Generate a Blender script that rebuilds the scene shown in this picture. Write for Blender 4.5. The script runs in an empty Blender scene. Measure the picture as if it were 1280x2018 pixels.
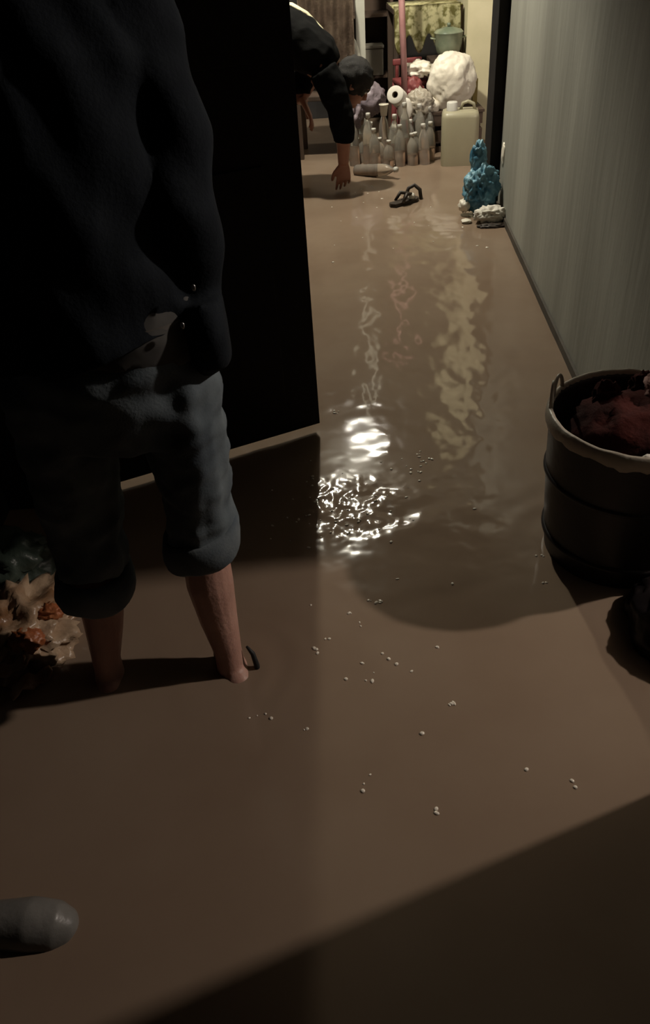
import bpy, bmesh, math, random
from mathutils import Vector, Matrix, noise
random.seed(7)
PI = math.pi
SC = bpy.context.scene
COL = SC.collection

# ------------------------------------------------------------------ camera
cam_d = bpy.data.cameras.new('camera')
cam = bpy.data.objects.new('camera', cam_d)
COL.objects.link(cam)
cam_d.sensor_fit = 'VERTICAL'
cam_d.sensor_height = 24.0
cam_d.lens = 1584.0 / 2018.0 * 24.0
cam_d.clip_start = 0.02
R = Matrix(((0.997332, 0.0729986, 0.0), (-0.0438307, 0.5988295, -0.7996763), (-0.0583753, 0.7975427, 0.6004314)))
cam.matrix_world = Matrix.Translation((0, 0, 1.4)) @ R.to_4x4()
SC.camera = cam

# ------------------------------------------------------------------ world and lamps
world = bpy.data.worlds.new('world')
SC.world = world
world.use_nodes = True
world.node_tree.nodes['Background'].inputs[0].default_value = (0.5, 0.6, 1.0, 1)
world.node_tree.nodes['Background'].inputs[1].default_value = 0.003
SC.view_settings.view_transform = 'Standard'
SC.view_settings.look = 'None'
SC.view_settings.gamma = 1.0
SC.view_settings.use_curve_mapping = False
SC.view_settings.exposure = 0.0
SC.cycles.max_bounces = 6
SC.cycles.transparent_max_bounces = 12
SC.cycles.sample_clamp_indirect = 1.5
LAMP_FAR = (0.13, 5.15, 2.4)
LAMP_TUBE = (0.40, 6.05, 2.42)
LAMP_SIDE = (3.16, 1.77, 2.5)
FAR_E, TUBE_E, SIDE_E = 2150.0, 330.0, 2150.0

# ------------------------------------------------------------------ materials
def mat(name, col, rough=0.7, col2=None, scale=6.0, bump=0.0, bscale=40.0, spec=0.5, metal=0.0, emit=None,
        trans=0.0, ior=1.45, alpha=1.0, lo=0.35, hi=0.65, stretch=(1, 1, 1), sheen=0.0, subsurf=0.0, detail=6.0):
    m = bpy.data.materials.new(name)
    m.use_nodes = True
    nt = m.node_tree
    b = nt.nodes['Principled BSDF']
    b.inputs['Base Color'].default_value = (*col, 1)
    b.inputs['Roughness'].default_value = rough
    b.inputs['Specular IOR Level'].default_value = spec
    b.inputs['Metallic'].default_value = metal
    b.inputs['IOR'].default_value = ior
    b.inputs['Transmission Weight'].default_value = trans
    b.inputs['Alpha'].default_value = alpha
    b.inputs['Sheen Weight'].default_value = sheen
    if subsurf:
        b.inputs['Subsurface Weight'].default_value = subsurf
        b.inputs['Subsurface Radius'].default_value = (0.02, 0.008, 0.004)
        b.inputs['Subsurface Scale'].default_value = 0.5
    tc = nt.nodes.new('ShaderNodeTexCoord')
    mp = nt.nodes.new('ShaderNodeMapping')
    mp.inputs['Scale'].default_value = stretch
    nt.links.new(tc.outputs['Object'], mp.inputs['Vector'])
    if col2 is not None:
        n = nt.nodes.new('ShaderNodeTexNoise')
        n.inputs['Scale'].default_value = scale
        n.inputs['Detail'].default_value = detail
        nt.links.new(mp.outputs[0], n.inputs['Vector'])
        r = nt.nodes.new('ShaderNodeValToRGB')
        r.color_ramp.elements[0].position = lo
        r.color_ramp.elements[1].position = hi
        r.color_ramp.elements[0].color = (*col, 1)
        r.color_ramp.elements[1].color = (*col2, 1)
        nt.links.new(n.outputs['Fac'], r.inputs['Fac'])
        nt.links.new(r.outputs[0], b.inputs['Base Color'])
    if bump:
        n2 = nt.nodes.new('ShaderNodeTexNoise')
        n2.inputs['Scale'].default_value = bscale
        n2.inputs['Detail'].default_value = 5
        nt.links.new(mp.outputs[0], n2.inputs['Vector'])
        bp = nt.nodes.new('ShaderNodeBump')
        bp.inputs['Strength'].default_value = bump
        bp.inputs['Distance'].default_value = 0.01
        nt.links.new(n2.outputs['Fac'], bp.inputs['Height'])
        nt.links.new(bp.outputs[0], b.inputs['Normal'])
    if emit:
        b.inputs['Emission Color'].default_value = (*emit[0], 1)
        b.inputs['Emission Strength'].default_value = emit[1]
    return m

M = {
    'water': mat('muddy_water', (0.225, 0.158, 0.112), 0.085, (0.27, 0.200, 0.145), 2.2, spec=0.5, ior=1.33, lo=0.3, hi=0.7),
    'concrete': mat('concrete', (0.2, 0.18, 0.15), 0.9, (0.26, 0.24, 0.2), 5, 0.3, 30),
    'plaster': mat('grey_plaster', (0.24, 0.235, 0.20), 0.85, (0.34, 0.335, 0.29), 3.3, 0.3, 18, stretch=(1, 1, 0.15)),
    'foot_shade': mat('damp_and_shade', (0.05, 0.042, 0.032), 0.7, (0.08, 0.065, 0.05), 9),  # shadow along the wall foot mixed with damp, painted as one dark tone
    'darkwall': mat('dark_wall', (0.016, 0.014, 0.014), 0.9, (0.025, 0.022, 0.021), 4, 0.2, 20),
    'cream': mat('cream_paint', (0.54, 0.49, 0.32), 0.7, (0.62, 0.56, 0.38), 5, 0.1, 20),
    'ceiling': mat('ceiling_boards', (0.11, 0.10, 0.085), 0.9, (0.14, 0.125, 0.105), 3),
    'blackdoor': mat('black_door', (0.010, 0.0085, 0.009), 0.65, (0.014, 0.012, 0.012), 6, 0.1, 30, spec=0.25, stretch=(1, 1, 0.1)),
    'blackpost': mat('black_post', (0.010, 0.009, 0.009), 0.7, (0.016, 0.014, 0.013), 8, spec=0.2),
    'steel': mat('dull_steel', (0.4, 0.4, 0.4), 0.35, metal=1.0),
    'jacket': mat('black_cloth', (0.007, 0.009, 0.012), 0.9, (0.012, 0.015, 0.019), 14, 0.15, 160, spec=0.12),
    'jacket2': mat('soft_black_cloth', (0.0035, 0.0035, 0.0037), 0.95, (0.006, 0.006, 0.006), 14, 0.15, 160, spec=0.1),
    'jeans': mat('faded_denim', (0.06, 0.075, 0.09), 0.9, (0.17, 0.20, 0.215), 6, 0.12, 220, spec=0.15, lo=0.38, hi=0.68),
    'cuff': mat('denim_inside', (0.08, 0.10, 0.12), 0.9, (0.15, 0.17, 0.18), 12, 0.12, 200, spec=0.15),
    'belt': mat('dark_belt', (0.05, 0.04, 0.03), 0.6),
    'shirt': mat('grey_shirt', (0.06, 0.057, 0.054), 0.9, (0.09, 0.086, 0.08), 20),
    'skin': mat('skin', (0.42, 0.235, 0.185), 0.45, (0.50, 0.29, 0.23), 12, 0.15, 120, subsurf=0.15),
    'skin2': mat('wet_skin', (0.30, 0.13, 0.09), 0.4, (0.36, 0.17, 0.12), 12, 0.15, 120),
    'hair': mat('dark_hair', (0.006, 0.005, 0.0045), 0.7, (0.012, 0.009, 0.008), 30, 0.5, 120, stretch=(4, 4, 0.5)),
    'eye': mat('eye_white', (0.6, 0.58, 0.55), 0.2),
    'trouser': mat('dark_trouser', (0.015, 0.015, 0.018), 0.9, (0.025, 0.025, 0.03), 12, 0.2, 150),
    'sandal': mat('black_rubber', (0.012, 0.012, 0.012), 0.6),
    'buck': mat('black_plastic', (0.014, 0.011, 0.012), 0.42, (0.02, 0.016, 0.016), 9, 0.15, 25, spec=0.4),
    'rim': mat('grey_plastic_film', (0.34, 0.30, 0.24), 0.4, (0.42, 0.37, 0.3), 14, 0.3, 40),
    'maroon': mat('wet_maroon_cloth', (0.022, 0.006, 0.005), 0.9, (0.06, 0.014, 0.011), 12, 0.4, 60, spec=0.12),
    'pink': mat('dusty_pink_cloth', (0.30, 0.14, 0.12), 0.8, (0.44, 0.28, 0.25), 10, 0.4, 60),
    'film': mat('brown_film', (0.22, 0.11, 0.05), 0.28, (0.42, 0.30, 0.20), 9, 0.5, 40, lo=0.4, hi=0.6),
    'orange': mat('orange_peel', (0.30, 0.085, 0.03), 0.4, (0.4, 0.15, 0.06), 14, 0.4, 60),
    'greenbag': mat('dark_green_film', (0.03, 0.045, 0.035), 0.35, (0.06, 0.08, 0.065), 8, 0.4, 40),
    'clog': mat('grey_rubber', (0.13, 0.125, 0.115), 0.35, (0.2, 0.19, 0.175), 9, 0.15, 60),
    'foam': mat('foam', (0.75, 0.68, 0.58), 0.15, spec=0.9),
    'white': mat('white_film', (0.72, 0.66, 0.55), 0.45, (0.82, 0.77, 0.66), 6, 0.3, 40),
    'paper': mat('white_paper', (0.72, 0.68, 0.60), 0.9, (0.8, 0.76, 0.68), 10, 0.1, 60),
    'card': mat('card_core', (0.12, 0.09, 0.06), 0.9),
    'purple': mat('lilac_film', (0.17, 0.14, 0.16), 0.35, (0.27, 0.22, 0.25), 7, 0.4, 50),
    'pet': mat('clear_plastic', (0.90, 0.86, 0.77), 0.16, trans=0.85, ior=1.2),
    'cap': mat('white_cap', (0.62, 0.6, 0.55), 0.4),
    'mudfill': mat('mud_in_bottle', (0.34, 0.20, 0.13), 0.4, (0.24, 0.14, 0.09), 20),
    'jug': mat('milky_plastic', (0.34, 0.31, 0.21), 0.35, (0.39, 0.36, 0.25), 4, 0.1, 14, stretch=(1, 1, 0.6)),
    'blue': mat('blue_film', (0.04, 0.15, 0.24), 0.4, (0.22, 0.42, 0.52), 9, 0.5, 40, lo=0.4, hi=0.62),
    'slipper': mat('brown_rubber', (0.03, 0.02, 0.014), 0.5),
    'brown': mat('brown_blanket', (0.10, 0.065, 0.045), 0.95, (0.17, 0.12, 0.085), 9, 0.5, 90),
    'floral': mat('yellow_green_print', (0.20, 0.18, 0.06), 0.85, (0.62, 0.58, 0.34), 22, 0.3, 60, lo=0.42, hi=0.55),
    'enamel': mat('green_enamel', (0.13, 0.16, 0.11), 0.25, (0.3, 0.32, 0.22), 8),
    'redpl': mat('red_plastic', (0.22, 0.05, 0.05), 0.5, (0.16, 0.035, 0.035), 7),
    'pinkpl': mat('pink_plastic', (0.36, 0.17, 0.165), 0.5, (0.44, 0.24, 0.23), 9),
    'wood': mat('dark_wood', (0.045, 0.03, 0.022), 0.6, (0.08, 0.05, 0.035), 5, 0.2, 30, stretch=(1, 1, 0.1)),
    'palepost': mat('pale_paint', (0.36, 0.36, 0.31), 0.6, (0.45, 0.44, 0.38), 5),
    'greybox': mat('grey_box', (0.13, 0.115, 0.095), 0.7, (0.17, 0.15, 0.12), 5),
    'olive': mat('olive_wood', (0.16, 0.12, 0.03), 0.7, (0.2, 0.15, 0.04), 8),
    'bulb': mat('bulb_glow', (1, 1, 1), 0.5, emit=((1.0, 0.94, 0.77), FAR_E)),
    'tube': mat('tube_glow', (1, 1, 1), 0.5, emit=((1.0, 0.95, 0.80), TUBE_E)),
    'bulb2': mat('side_bulb_glow', (1, 1, 1), 0.5, emit=((1.0, 0.87, 0.76), SIDE_E)),
}

# ------------------------------------------------------------------ helpers
def link(name, me, m, parent=None):
    o = bpy.data.objects.new(name, me)
    COL.objects.link(o)
    if m is not None:
        me.materials.clear()
        me.materials.append(M[m] if isinstance(m, str) else m)
    if parent is not None:
        o.parent = parent
    return o

def obj(name, bm, m, parent=None, smooth=True):
    bmesh.ops.recalc_face_normals(bm, faces=bm.faces)
    me = bpy.data.meshes.new(name)
    bm.to_mesh(me)
    bm.free()
    if smooth:
        for p in me.polygons:
            p.use_smooth = True
    return link(name, me, m, parent)

def tag(o, label=None, cat=None, group=None, kind=None):
    if label: o['label'] = label
    if cat: o['category'] = cat
    if group: o['group'] = group
    if kind: o['kind'] = kind
    return o

def thing(name, label, cat, loc=(0, 0, 0), rz=0.0, group=None):
    o = bpy.data.objects.new(name, None)
    COL.objects.link(o)
    o.location = loc
    o.rotation_euler = (0, 0, rz)
    o.empty_display_size = 0.05
    return tag(o, label, cat, group)

def box(bm, c, s, rz=0.0, bev=0.0, rot=None):
    mt = Matrix.Translation(c) @ (rot if rot else Matrix.Rotation(rz, 4, 'Z')) @ Matrix.Diagonal((*s, 1))
    r = bmesh.ops.create_cube(bm, size=1.0, matrix=mt)
    if bev:
        es = list({e for v in r['verts'] for e in v.link_edges})
        bmesh.ops.bevel(bm, geom=es, offset=bev, segments=2, affect='EDGES', profile=0.6)
    return bm

def prism(bm, pts, z0, z1):
    a = [bm.verts.new((x, y, z0)) for x, y in pts]
    b = [bm.verts.new((x, y, z1)) for x, y in pts]
    bm.faces.new(list(reversed(a)))
    bm.faces.new(b)
    n = len(pts)
    for i in range(n):
        bm.faces.new((a[i], a[(i + 1) % n], b[(i + 1) % n], b[i]))
    return bm

def lathe(bm, prof, n=32, c=(0, 0, 0), close=False, mtx=None):
    rings = []
    for r, z in prof:
        if r < 1e-6:
            rings.append([bm.verts.new((c[0], c[1], c[2] + z))])
        else:
            rings.append([bm.verts.new((c[0] + r * math.cos(2 * PI * k / n), c[1] + r * math.sin(2 * PI * k / n), c[2] + z)) for k in range(n)])
    for a, b in zip(rings, rings[1:]):
        for k in range(n):
            k2 = (k + 1) % n
            if len(a) == 1 and len(b) == 1: continue
            if len(a) == 1: bm.faces.new((a[0], b[k2], b[k]))
            elif len(b) == 1: bm.faces.new((a[k], a[k2], b[0]))
            else: bm.faces.new((a[k], a[k2], b[k2], b[k]))
    if mtx is not None:
        for ring in rings:
            for v in ring: v.co = mtx @ v.co
    return bm

def loft(bm, pts, rad, n=14, side=(1, 0, 0), closed_caps=True, wob=0.0):
    """closed elliptic tube through pts; rad = r or (r_side, r_other)"""
    pts = [Vector(p) for p in pts]
    rings = []
    sd = Vector(side)
    for i, p in enumerate(pts):
        t = (pts[min(i + 1, len(pts) - 1)] - pts[max(i - 1, 0)]).normalized()
        a = sd - t * sd.dot(t)
        if a.length < 1e-3:
            a = t.orthogonal()
        a.normalize()
        b = t.cross(a)
        r = rad[i]
        ra, rb = (r, r) if not isinstance(r, (tuple, list)) else r
        ring = []
        for k in range(n):
            w = 1.0 + (wob * noise.noise(Vector((p.x * 9 + k * 1.3, p.y * 9, p.z * 14))) if wob else 0)
            ring.append(bm.verts.new(p + (a * math.cos(2 * PI * k / n) * ra + b * math.sin(2 * PI * k / n) * rb) * w))
        rings.append(ring)
    for a, b in zip(rings, rings[1:]):
        for k in range(n):
            bm.faces.new((a[k], a[(k + 1) % n], b[(k + 1) % n], b[k]))
    if closed_caps:
        bm.faces.new(list(reversed(rings[0])))
        bm.faces.new(rings[-1])
    return rings

def tube(bm, pts, r, n=8):
    rr = r if isinstance(r, (list, tuple)) else [r] * len(pts)
    loft(bm, pts, rr, n=n, side=(0.31, 0.2, 0.93))
    return bm

def ball(bm, c, s, sub=3, rot=None):
    mt = Matrix.Translation(c) @ (rot if rot else Matrix.Identity(4)) @ Matrix.Diagonal((*s, 1))
    bmesh.ops.create_icosphere(bm, subdivisions=sub, radius=1.0, matrix=mt)
    return bm

def remeshed(name, bm, voxel, m, parent=None, smooth=4, disp=None):
    bmesh.ops.recalc_face_normals(bm, faces=bm.faces)
    me = bpy.data.meshes.new('tmp')
    bm.to_mesh(me)
    bm.free()
    t = bpy.data.objects.new('tmp', me)
    COL.objects.link(t)
    rm = t.modifiers.new('r', 'REMESH')
    rm.mode = 'VOXEL'
    rm.voxel_size = voxel
    if smooth:
        s = t.modifiers.new('s', 'SMOOTH')
        s.iterations = smooth
        s.factor = 0.5
    dg = bpy.context.evaluated_depsgraph_get()
    me2 = bpy.data.meshes.new_from_object(t.evaluated_get(dg))
    bpy.data.objects.remove(t)
    bpy.data.meshes.remove(me)
    me2.name = name
    if disp:
        nrm = [v.normal.copy() for v in me2.vertices]
        for v, nn in zip(me2.vertices, nrm):
            v.co += nn * disp(v.co)
    for p in me2.polygons:
        p.use_smooth = True
    return link(name, me2, m, parent)

def crumple(bm, c, s, seed=0, amp=0.35, freq=2.2, sub=4, ridge=True, flat=None):
    """a crumpled lump of film or cloth"""
    b = bmesh.new()
    bmesh.ops.create_icosphere(b, subdivisions=sub, radius=1.0)
    off = Vector((seed * 3.1, seed * 1.7, seed * 2.3))
    for v in b.verts:
        p = v.co.copy()
        n1 = noise.noise(p * freq + off)
        n2 = noise.noise(p * freq * 2.3 + off)
        n3 = noise.noise(p * freq * 5.0 + off)
        d = (1 - abs(n1) * 2.2) * 0.6 + (1 - abs(n2) * 2) * 0.35 + n3 * 0.25 if ridge else n1 + 0.4 * n2
        v.co = p * (1 + amp * (d - 0.5))
    for v in b.verts:
        v.co = Vector((v.co.x * s[0], v.co.y * s[1], v.co.z * s[2]))
        if flat is not None and v.co.z < flat: v.co.z = flat + (v.co.z - flat) * 0.1
        v.co += Vector(c)
    mp = {}
    for v in b.verts: mp[v] = bm.verts.new(v.co)
    for f in b.faces: bm.faces.new([mp[v] for v in f.verts])
    b.free()
    return bm

FLOOR_Z = -0.06

# ================================================================== SETTING
def struct(name, bm, m, **kw):
    return tag(obj(name, bm, m, smooth=False, **kw), kind='structure')

bm = bmesh.new(); box(bm, (1.3, 2.8, FLOOR_Z - 0.05), (5.4, 9.8, 0.1)); struct('floor', bm, 'concrete')
bm = bmesh.new(); box(bm, (1.3, 2.8, 2.80), (5.4, 9.8, 0.1)); struct('ceiling', bm, 'ceiling')
# right wall of the passage; its near end is splayed beside the side doorway
bm = bmesh.new()
prism(bm, [(0.874, 1.84), (1.30, 1.700), (1.42, 1.70), (1.42, 4.60), (1.091, 4.60)], FLOOR_Z, 2.75)
struct('wall_right', bm, 'plaster')
bm = bmesh.new()
prism(bm, [(0.8765, 1.90), (0.8665, 1.90), (1.079, 4.59), (1.09, 4.59)], FLOOR_Z, 0.034)
struct('foot_shade_right', bm, 'foot_shade')  # dark strip standing in for the shadow and wet line at the base
bm = bmesh.new(); box(bm, (0.87, -0.52, 1.345), (0.14, 2.96, 2.81)); struct('wall_right_near', bm, 'plaster')
bm = bmesh.new(); box(bm, (1.00, 1.34, 2.5), (0.40, 0.70, 0.5)); struct('trim_1', bm, 'plaster')
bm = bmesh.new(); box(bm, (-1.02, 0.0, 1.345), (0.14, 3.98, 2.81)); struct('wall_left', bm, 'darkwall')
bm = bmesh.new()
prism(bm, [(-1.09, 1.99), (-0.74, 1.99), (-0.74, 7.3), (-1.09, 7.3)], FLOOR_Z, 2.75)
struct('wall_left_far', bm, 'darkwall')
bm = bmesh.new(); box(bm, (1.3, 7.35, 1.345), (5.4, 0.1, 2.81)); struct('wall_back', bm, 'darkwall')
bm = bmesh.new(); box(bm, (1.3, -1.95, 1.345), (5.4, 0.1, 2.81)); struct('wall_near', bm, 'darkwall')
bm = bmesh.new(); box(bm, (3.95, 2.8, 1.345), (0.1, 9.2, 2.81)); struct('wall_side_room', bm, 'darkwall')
# far doorway: black post, then a cream wall behind it
bm = bmesh.new(); box(bm, (1.088, 4.70, 1.345), (0.100, 0.16, 2.81), bev=0.006); struct('trim_2', bm, 'blackpost')
bm = bmesh.new(); box(bm, (0.149, 4.70, 2.473), (1.776, 0.16, 0.556), bev=0.004); struct('shade_header', bm, 'darkwall')  # unseen header, added to cut the far bulb's light near the camera
bm = bmesh.new()
prism(bm, [(1.185, 6.20), (1.42, 6.15), (1.42, 7.29), (1.27, 7.29)], FLOOR_Z, 2.75)
struct('wall_far_right', bm, 'cream')

# black door leaf standing ajar: its bottom edge clears the water by about 2 cm
d = tag(thing('door_1', None, None, (0.006, 2.315, 0)), kind='structure')
d.rotation_euler.z = math.atan2(0.119, 0.279)
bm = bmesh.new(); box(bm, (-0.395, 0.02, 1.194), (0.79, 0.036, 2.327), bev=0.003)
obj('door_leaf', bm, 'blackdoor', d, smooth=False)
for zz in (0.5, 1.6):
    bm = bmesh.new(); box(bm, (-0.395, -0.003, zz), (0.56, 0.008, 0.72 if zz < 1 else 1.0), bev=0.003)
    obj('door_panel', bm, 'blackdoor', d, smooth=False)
bm = bmesh.new()
lathe(bm, [(0.024, 0), (0.024, 0.006), (0.01, 0.01), (0.01, 0.03), (0.022, 0.04), (0.026, 0.052), (0.018, 0.064), (0, 0.067)], 20,
      mtx=Matrix.Translation((-0.07, 0.002, 1.30)) @ Matrix.Rotation(PI / 2, 4, 'X'))
obj('door_handle', bm, 'blackpost', d)
for zz in (0.3, 1.2, 2.1):
    bm = bmesh.new(); box(bm, (-0.79, 0.0, zz), (0.02, 0.02, 0.1)); obj('hinge', bm, 'blackpost', d, smooth=False)
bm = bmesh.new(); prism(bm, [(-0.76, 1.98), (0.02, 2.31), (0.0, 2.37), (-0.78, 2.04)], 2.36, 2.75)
struct('shade_panel', bm, 'blackdoor')  # unseen panel above the door leaf, added to block the far bulb

# ================================================================== WATER
def axis(segs):
    xs = [segs[0][0]]
    for a, b, st in segs:
        n = max(1, int(round((b - a) / st)))
        xs += [a + (b - a) * (i + 1) / n for i in range(n)]
    return xs
XS = axis([(-0.95, -0.3, 0.022), (-0.3, 0.75, 0.007), (0.75, 1.10, 0.014), (1.10, 3.9, 0.14)])
YS = axis([(-1.9, 0.3, 0.1), (0.3, 1.2, 0.018), (1.2, 2.6, 0.007), (2.6, 4.6, 0.016), (4.6, 7.3, 0.03)])
def sstep(a, b, x):
    t = max(0.0, min(1.0, (x - a) / (b - a)))
    return t * t * (3 - 2 * t)
def wz(x, y):
    # long lazy swell in the passage
    p = Vector((x * 3.2, y * 2.1, 0))
    h = 0.0022 * noise.noise(p) * sstep(0.6, 1.6, y)
    mid = sstep(2.3, 2.8, y) * (1 - sstep(3.4, 4.6, y))
    h += 0.0030 * mid * noise.noise(Vector((x * 7.0, y * 5.0, 3.3)))
    # splash: broken ripples where the lamp glitters
    d2 = ((x - 0.06) / 0.17) ** 2 + ((y - 1.87) / 0.155) ** 2
    s = math.exp(-d2 * d2)
    if s > 0.002:
        h += s * (0.0040 * noise.noise(Vector((x * 24, y * 17, 1.0))) + 0.0021 * noise.noise(Vector((x * 52, y * 40, 2.0)))
                  + 0.0009 * noise.noise(Vector((x * 110, y * 95, 6.0))))
    # confused wavelets round the splash, seen in the bucket's shadow
    e = math.exp(-((x - 0.30) / 0.36) ** 2 - ((y - 1.75) / 0.38) ** 2)
    wp = 2.2 * noise.noise(Vector((x * 4.1, y * 4.1, 9.0)))
    h += e * (0.0013 * math.sin((x * .55 - y) * 34 + wp * 2.4) * (0.5 + noise.noise(Vector((x * 6, y * 6, 4.0))))
              + 0.0022 * noise.noise(Vector((x * 12 + wp * .3, y * 15, 7.0))) + 0.0005 * noise.noise(Vector((x * 40, y * 42, 8.0))))
    # small broken chop through the passage
    calm = 1 - 0.97 * math.exp(-((x - 0.10) / 0.17) ** 2 - ((y - 2.27) / 0.20) ** 2)
    q = sstep(1.95, 2.3, y) * calm
    h += q * (0.0016 * noise.noise(Vector((x * 13, y * 11, 11.0))) + 0.0008 * noise.noise(Vector((x * 26, y * 22, 13.0)))
              + 0.0003 * noise.noise(Vector((x * 50, y * 40, 12.0)))) * (1 - .5 * sstep(3.4, 4.8, y))
    r2 = math.hypot(x + 0.24, y - 1.27)
    h += 0.0007 * math.exp(-((r2 - 0.12) / 0.10) ** 2) * math.sin(r2 * 85 + wp * 2)
    # slightly dimpled in the foreground
    h += 0.00035 * noise.noise(Vector((x * 14, y * 11, 5.0))) * sstep(0.4, 1.0, y)
    return h
verts = [(x, y, wz(x, y)) for y in YS for x in XS]
nx = len(XS)
faces = [(j * nx + i, j * nx + i + 1, (j + 1) * nx + i + 1, (j + 1) * nx + i) for j in range(len(YS) - 1) for i in range(nx - 1)]
me = bpy.data.meshes.new('flood_water')
me.from_pydata(verts, [], faces)
for p in me.polygons: p.use_smooth = True
w = link('flood_water', me, 'water')
tag(w, 'muddy brown flood water covering the whole floor', 'water', kind='stuff')

# bubbles and flecks of foam drifting on the water
bm = bmesh.new()
def fleck(x, y, r):
    z = wz(x, y)
    mt = Matrix.Translation((x, y, z)) @ Matrix.Rotation(random.uniform(0, 3), 4, 'Z') @ Matrix.Diagonal((r * random.uniform(1.4, 3.0), r * 1.7, r * 1.1, 1))
    bmesh.ops.create_icosphere(bm, subdivisions=2, radius=1.0, matrix=mt)
spots = [(-.186, 1.146), (-.155, 1.13), (-.07, 1.10), (.054, .975), (.033, .945), (.17, 1.07), (.25, 1.14), (.24, 1.30), (.12, 1.29), (.13, 1.27),
         (.02, 1.23), (.065, 1.27), (.07, 1.22), (.085, 1.24), (-.02, 1.36), (.05, 1.44), (.06, 1.40), (.18, 1.24), (.36, .97), (.45, .93), (.09, 1.48),
         (.115, 1.47), (.31, 1.52), (-.05, 1.33), (.17, .88), (.56, 1.60), (.545, 1.5), (.06, 2.45), (.07, 2.43), (-.17, 1.15)]
for x, y in spots:
    for k in range(random.choice((1, 2, 3))):
        fleck(x + random.gauss(0, .006), y + random.gauss(0, .006), random.uniform(.0012, .0030))
for k in range(60):
    a = random.uniform(0, 2 * PI); q = random.gauss(0, 1)
    fleck(0.06 + q * 0.13, 1.85 + random.gauss(0, 0.12), random.uniform(.0012, .0028))
for k in range(18):
    fleck(0.30 + random.gauss(0, .03), 2.08 + random.gauss(0, .05), random.uniform(.0014, .0030))
for k in range(25):
    fleck(random.uniform(0.1, 0.9), random.uniform(3.9, 5.2), random.uniform(.002, .004))
tag(obj('foam_flecks', bm, 'foam'), 'scattered bubbles and foam flecks floating on the muddy water', 'foam', kind='stuff')

# ================================================================== LAMPS
def pendant(loc, bulbmat, label, drop):
    t = thing('pendant_lamp', label, 'lamp', loc)
    bm = bmesh.new(); ball(bm, (0, 0, 0), (0.05, 0.05, 0.058)); obj('bulb', bm, bulbmat, t)
    bm = bmesh.new(); lathe(bm, [(0, 0.10), (0.02, 0.10), (0.022, 0.052), (0, 0.052)], 16); obj('socket', bm, 'cap', t)
    bm = bmesh.new(); tube(bm, [(0, 0, 0.10), (0, 0, drop)], 0.004, 6); obj('cord', bm, 'sandal', t)
pendant(LAMP_FAR, 'bulb', 'bare bulb hanging over the far end of the passage', 0.35)
pendant(LAMP_SIDE, 'bulb2', 'bare bulb hanging in the room through the side doorway', 0.25)
t = thing('tube_lamp', 'short tube lamp on the ceiling above the rubbish heap', 'lamp', LAMP_TUBE, 0.05)
bm = bmesh.new(); tube(bm, [(-.17, 0, 0), (.17, 0, 0)], 0.013, 12); obj('tube', bm, 'tube', t)
bm = bmesh.new(); box(bm, (0, 0, 0.19), (0.4, 0.05, 0.28), bev=0.004); obj('fitting', bm, 'cap', t, smooth=False)

# ================================================================== PEOPLE
def hand(bm, wrist, d, nrm, thumb_sign=1, curl=0.35, s=1.0):
    """palm + five separate fingers; d = finger direction, nrm = back of the hand"""
    wv = Vector(wrist); d = Vector(d).normalized(); n = Vector(nrm); n = (n - d * n.dot(d)).normalized(); sd = d.cross(n) * thumb_sign
    loft(bm, [wv - d * .03 * s, wv, wv + d * .03 * s, wv + d * .07 * s, wv + d * .088 * s],
         [(.026 * s, .020 * s), (.028 * s, .018 * s), (.038 * s, .016 * s), (.042 * s, .014 * s), (.036 * s, .010 * s)], n=12, side=sd)
    for k, (off, L, r) in enumerate([(.033, .070, .0088), (.011, .079, .0092), (-.012, .073, .0088), (-.034, .057, .0078)]):
        p = wv + d * .078 * s + sd * off * s
        dd = (d + sd * (off * 2.2)).normalized()
        pts = [p - dd * .02 * s, p]
        c = 0.0
        for seg, fr in enumerate((.45, .32, .23)):
            c += curl * (0.6 + 0.25 * k)
            dr = (dd * math.cos(c) - n * math.sin(c)).normalized()
            p = p + dr * L * fr * s
            pts.append(p)
        loft(bm, pts, [r * s, r * s, r * .95 * s, r * .86 * s, r * .66 * s], n=8, side=sd)
    p = wv + d * .022 * s + sd * .026 * s
    dr = (d * .75 + sd * .65 - n * .25).normalized()
    p2 = p + dr * .040 * s; p3 = p2 + (d * .92 + sd * .2 - n * .3).normalized() * .030 * s
    loft(bm, [p - dr * .01 * s, p, p2, p3, p3 + (p3 - p2) * .5], [.012 * s, .0135 * s, .0105 * s, .0098 * s, .0065 * s], n=8, side=n)

def head(bm, c, f, u, s=1.0):
    c = Vector(c); f = Vector(f).normalized(); u = Vector(u); u = (u - f * u.dot(f)).normalized(); r = u.cross(f) * -1
    R3 = Matrix((r, f, u)).transposed().to_4x4()
    def at(x, y, z): return c + r * x * s + f * y * s + u * z * s
    ball(bm, at(0, -.012, .022), (.076 * s, .094 * s, .092 * s), 3, R3)
    ball(bm, at(0, .022, -.045), (.056 * s, .066 * s, .068 * s), 3, R3)
    ball(bm, at(0, .070, -.088), (.020 * s, .018 * s, .018 * s), 2, R3)
    loft(bm, [at(0, .078, .022), at(0, .092, .0), at(0, .102, -.022), at(0, .088, -.032)], [.007 * s, .010 * s, .014 * s, .010 * s], n=8, side=r)
    loft(bm, [at(-.022, .080, -.056), at(0, .090, -.056), at(.022, .080, -.056)], [.005 * s, .009 * s, .005 * s], n=8, side=u)
    for sx in (-1, 1):
        ball(bm, at(sx * .078, -.008, -.005), (.010 * s, .019 * s, .031 * s), 2, R3)
        loft(bm, [at(sx * .012, .083, .030), at(sx * .03, .082, .034), at(sx * .05, .068, .028)], [.006 * s, .008 * s, .006 * s], n=8, side=u)
    return at, R3

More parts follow.
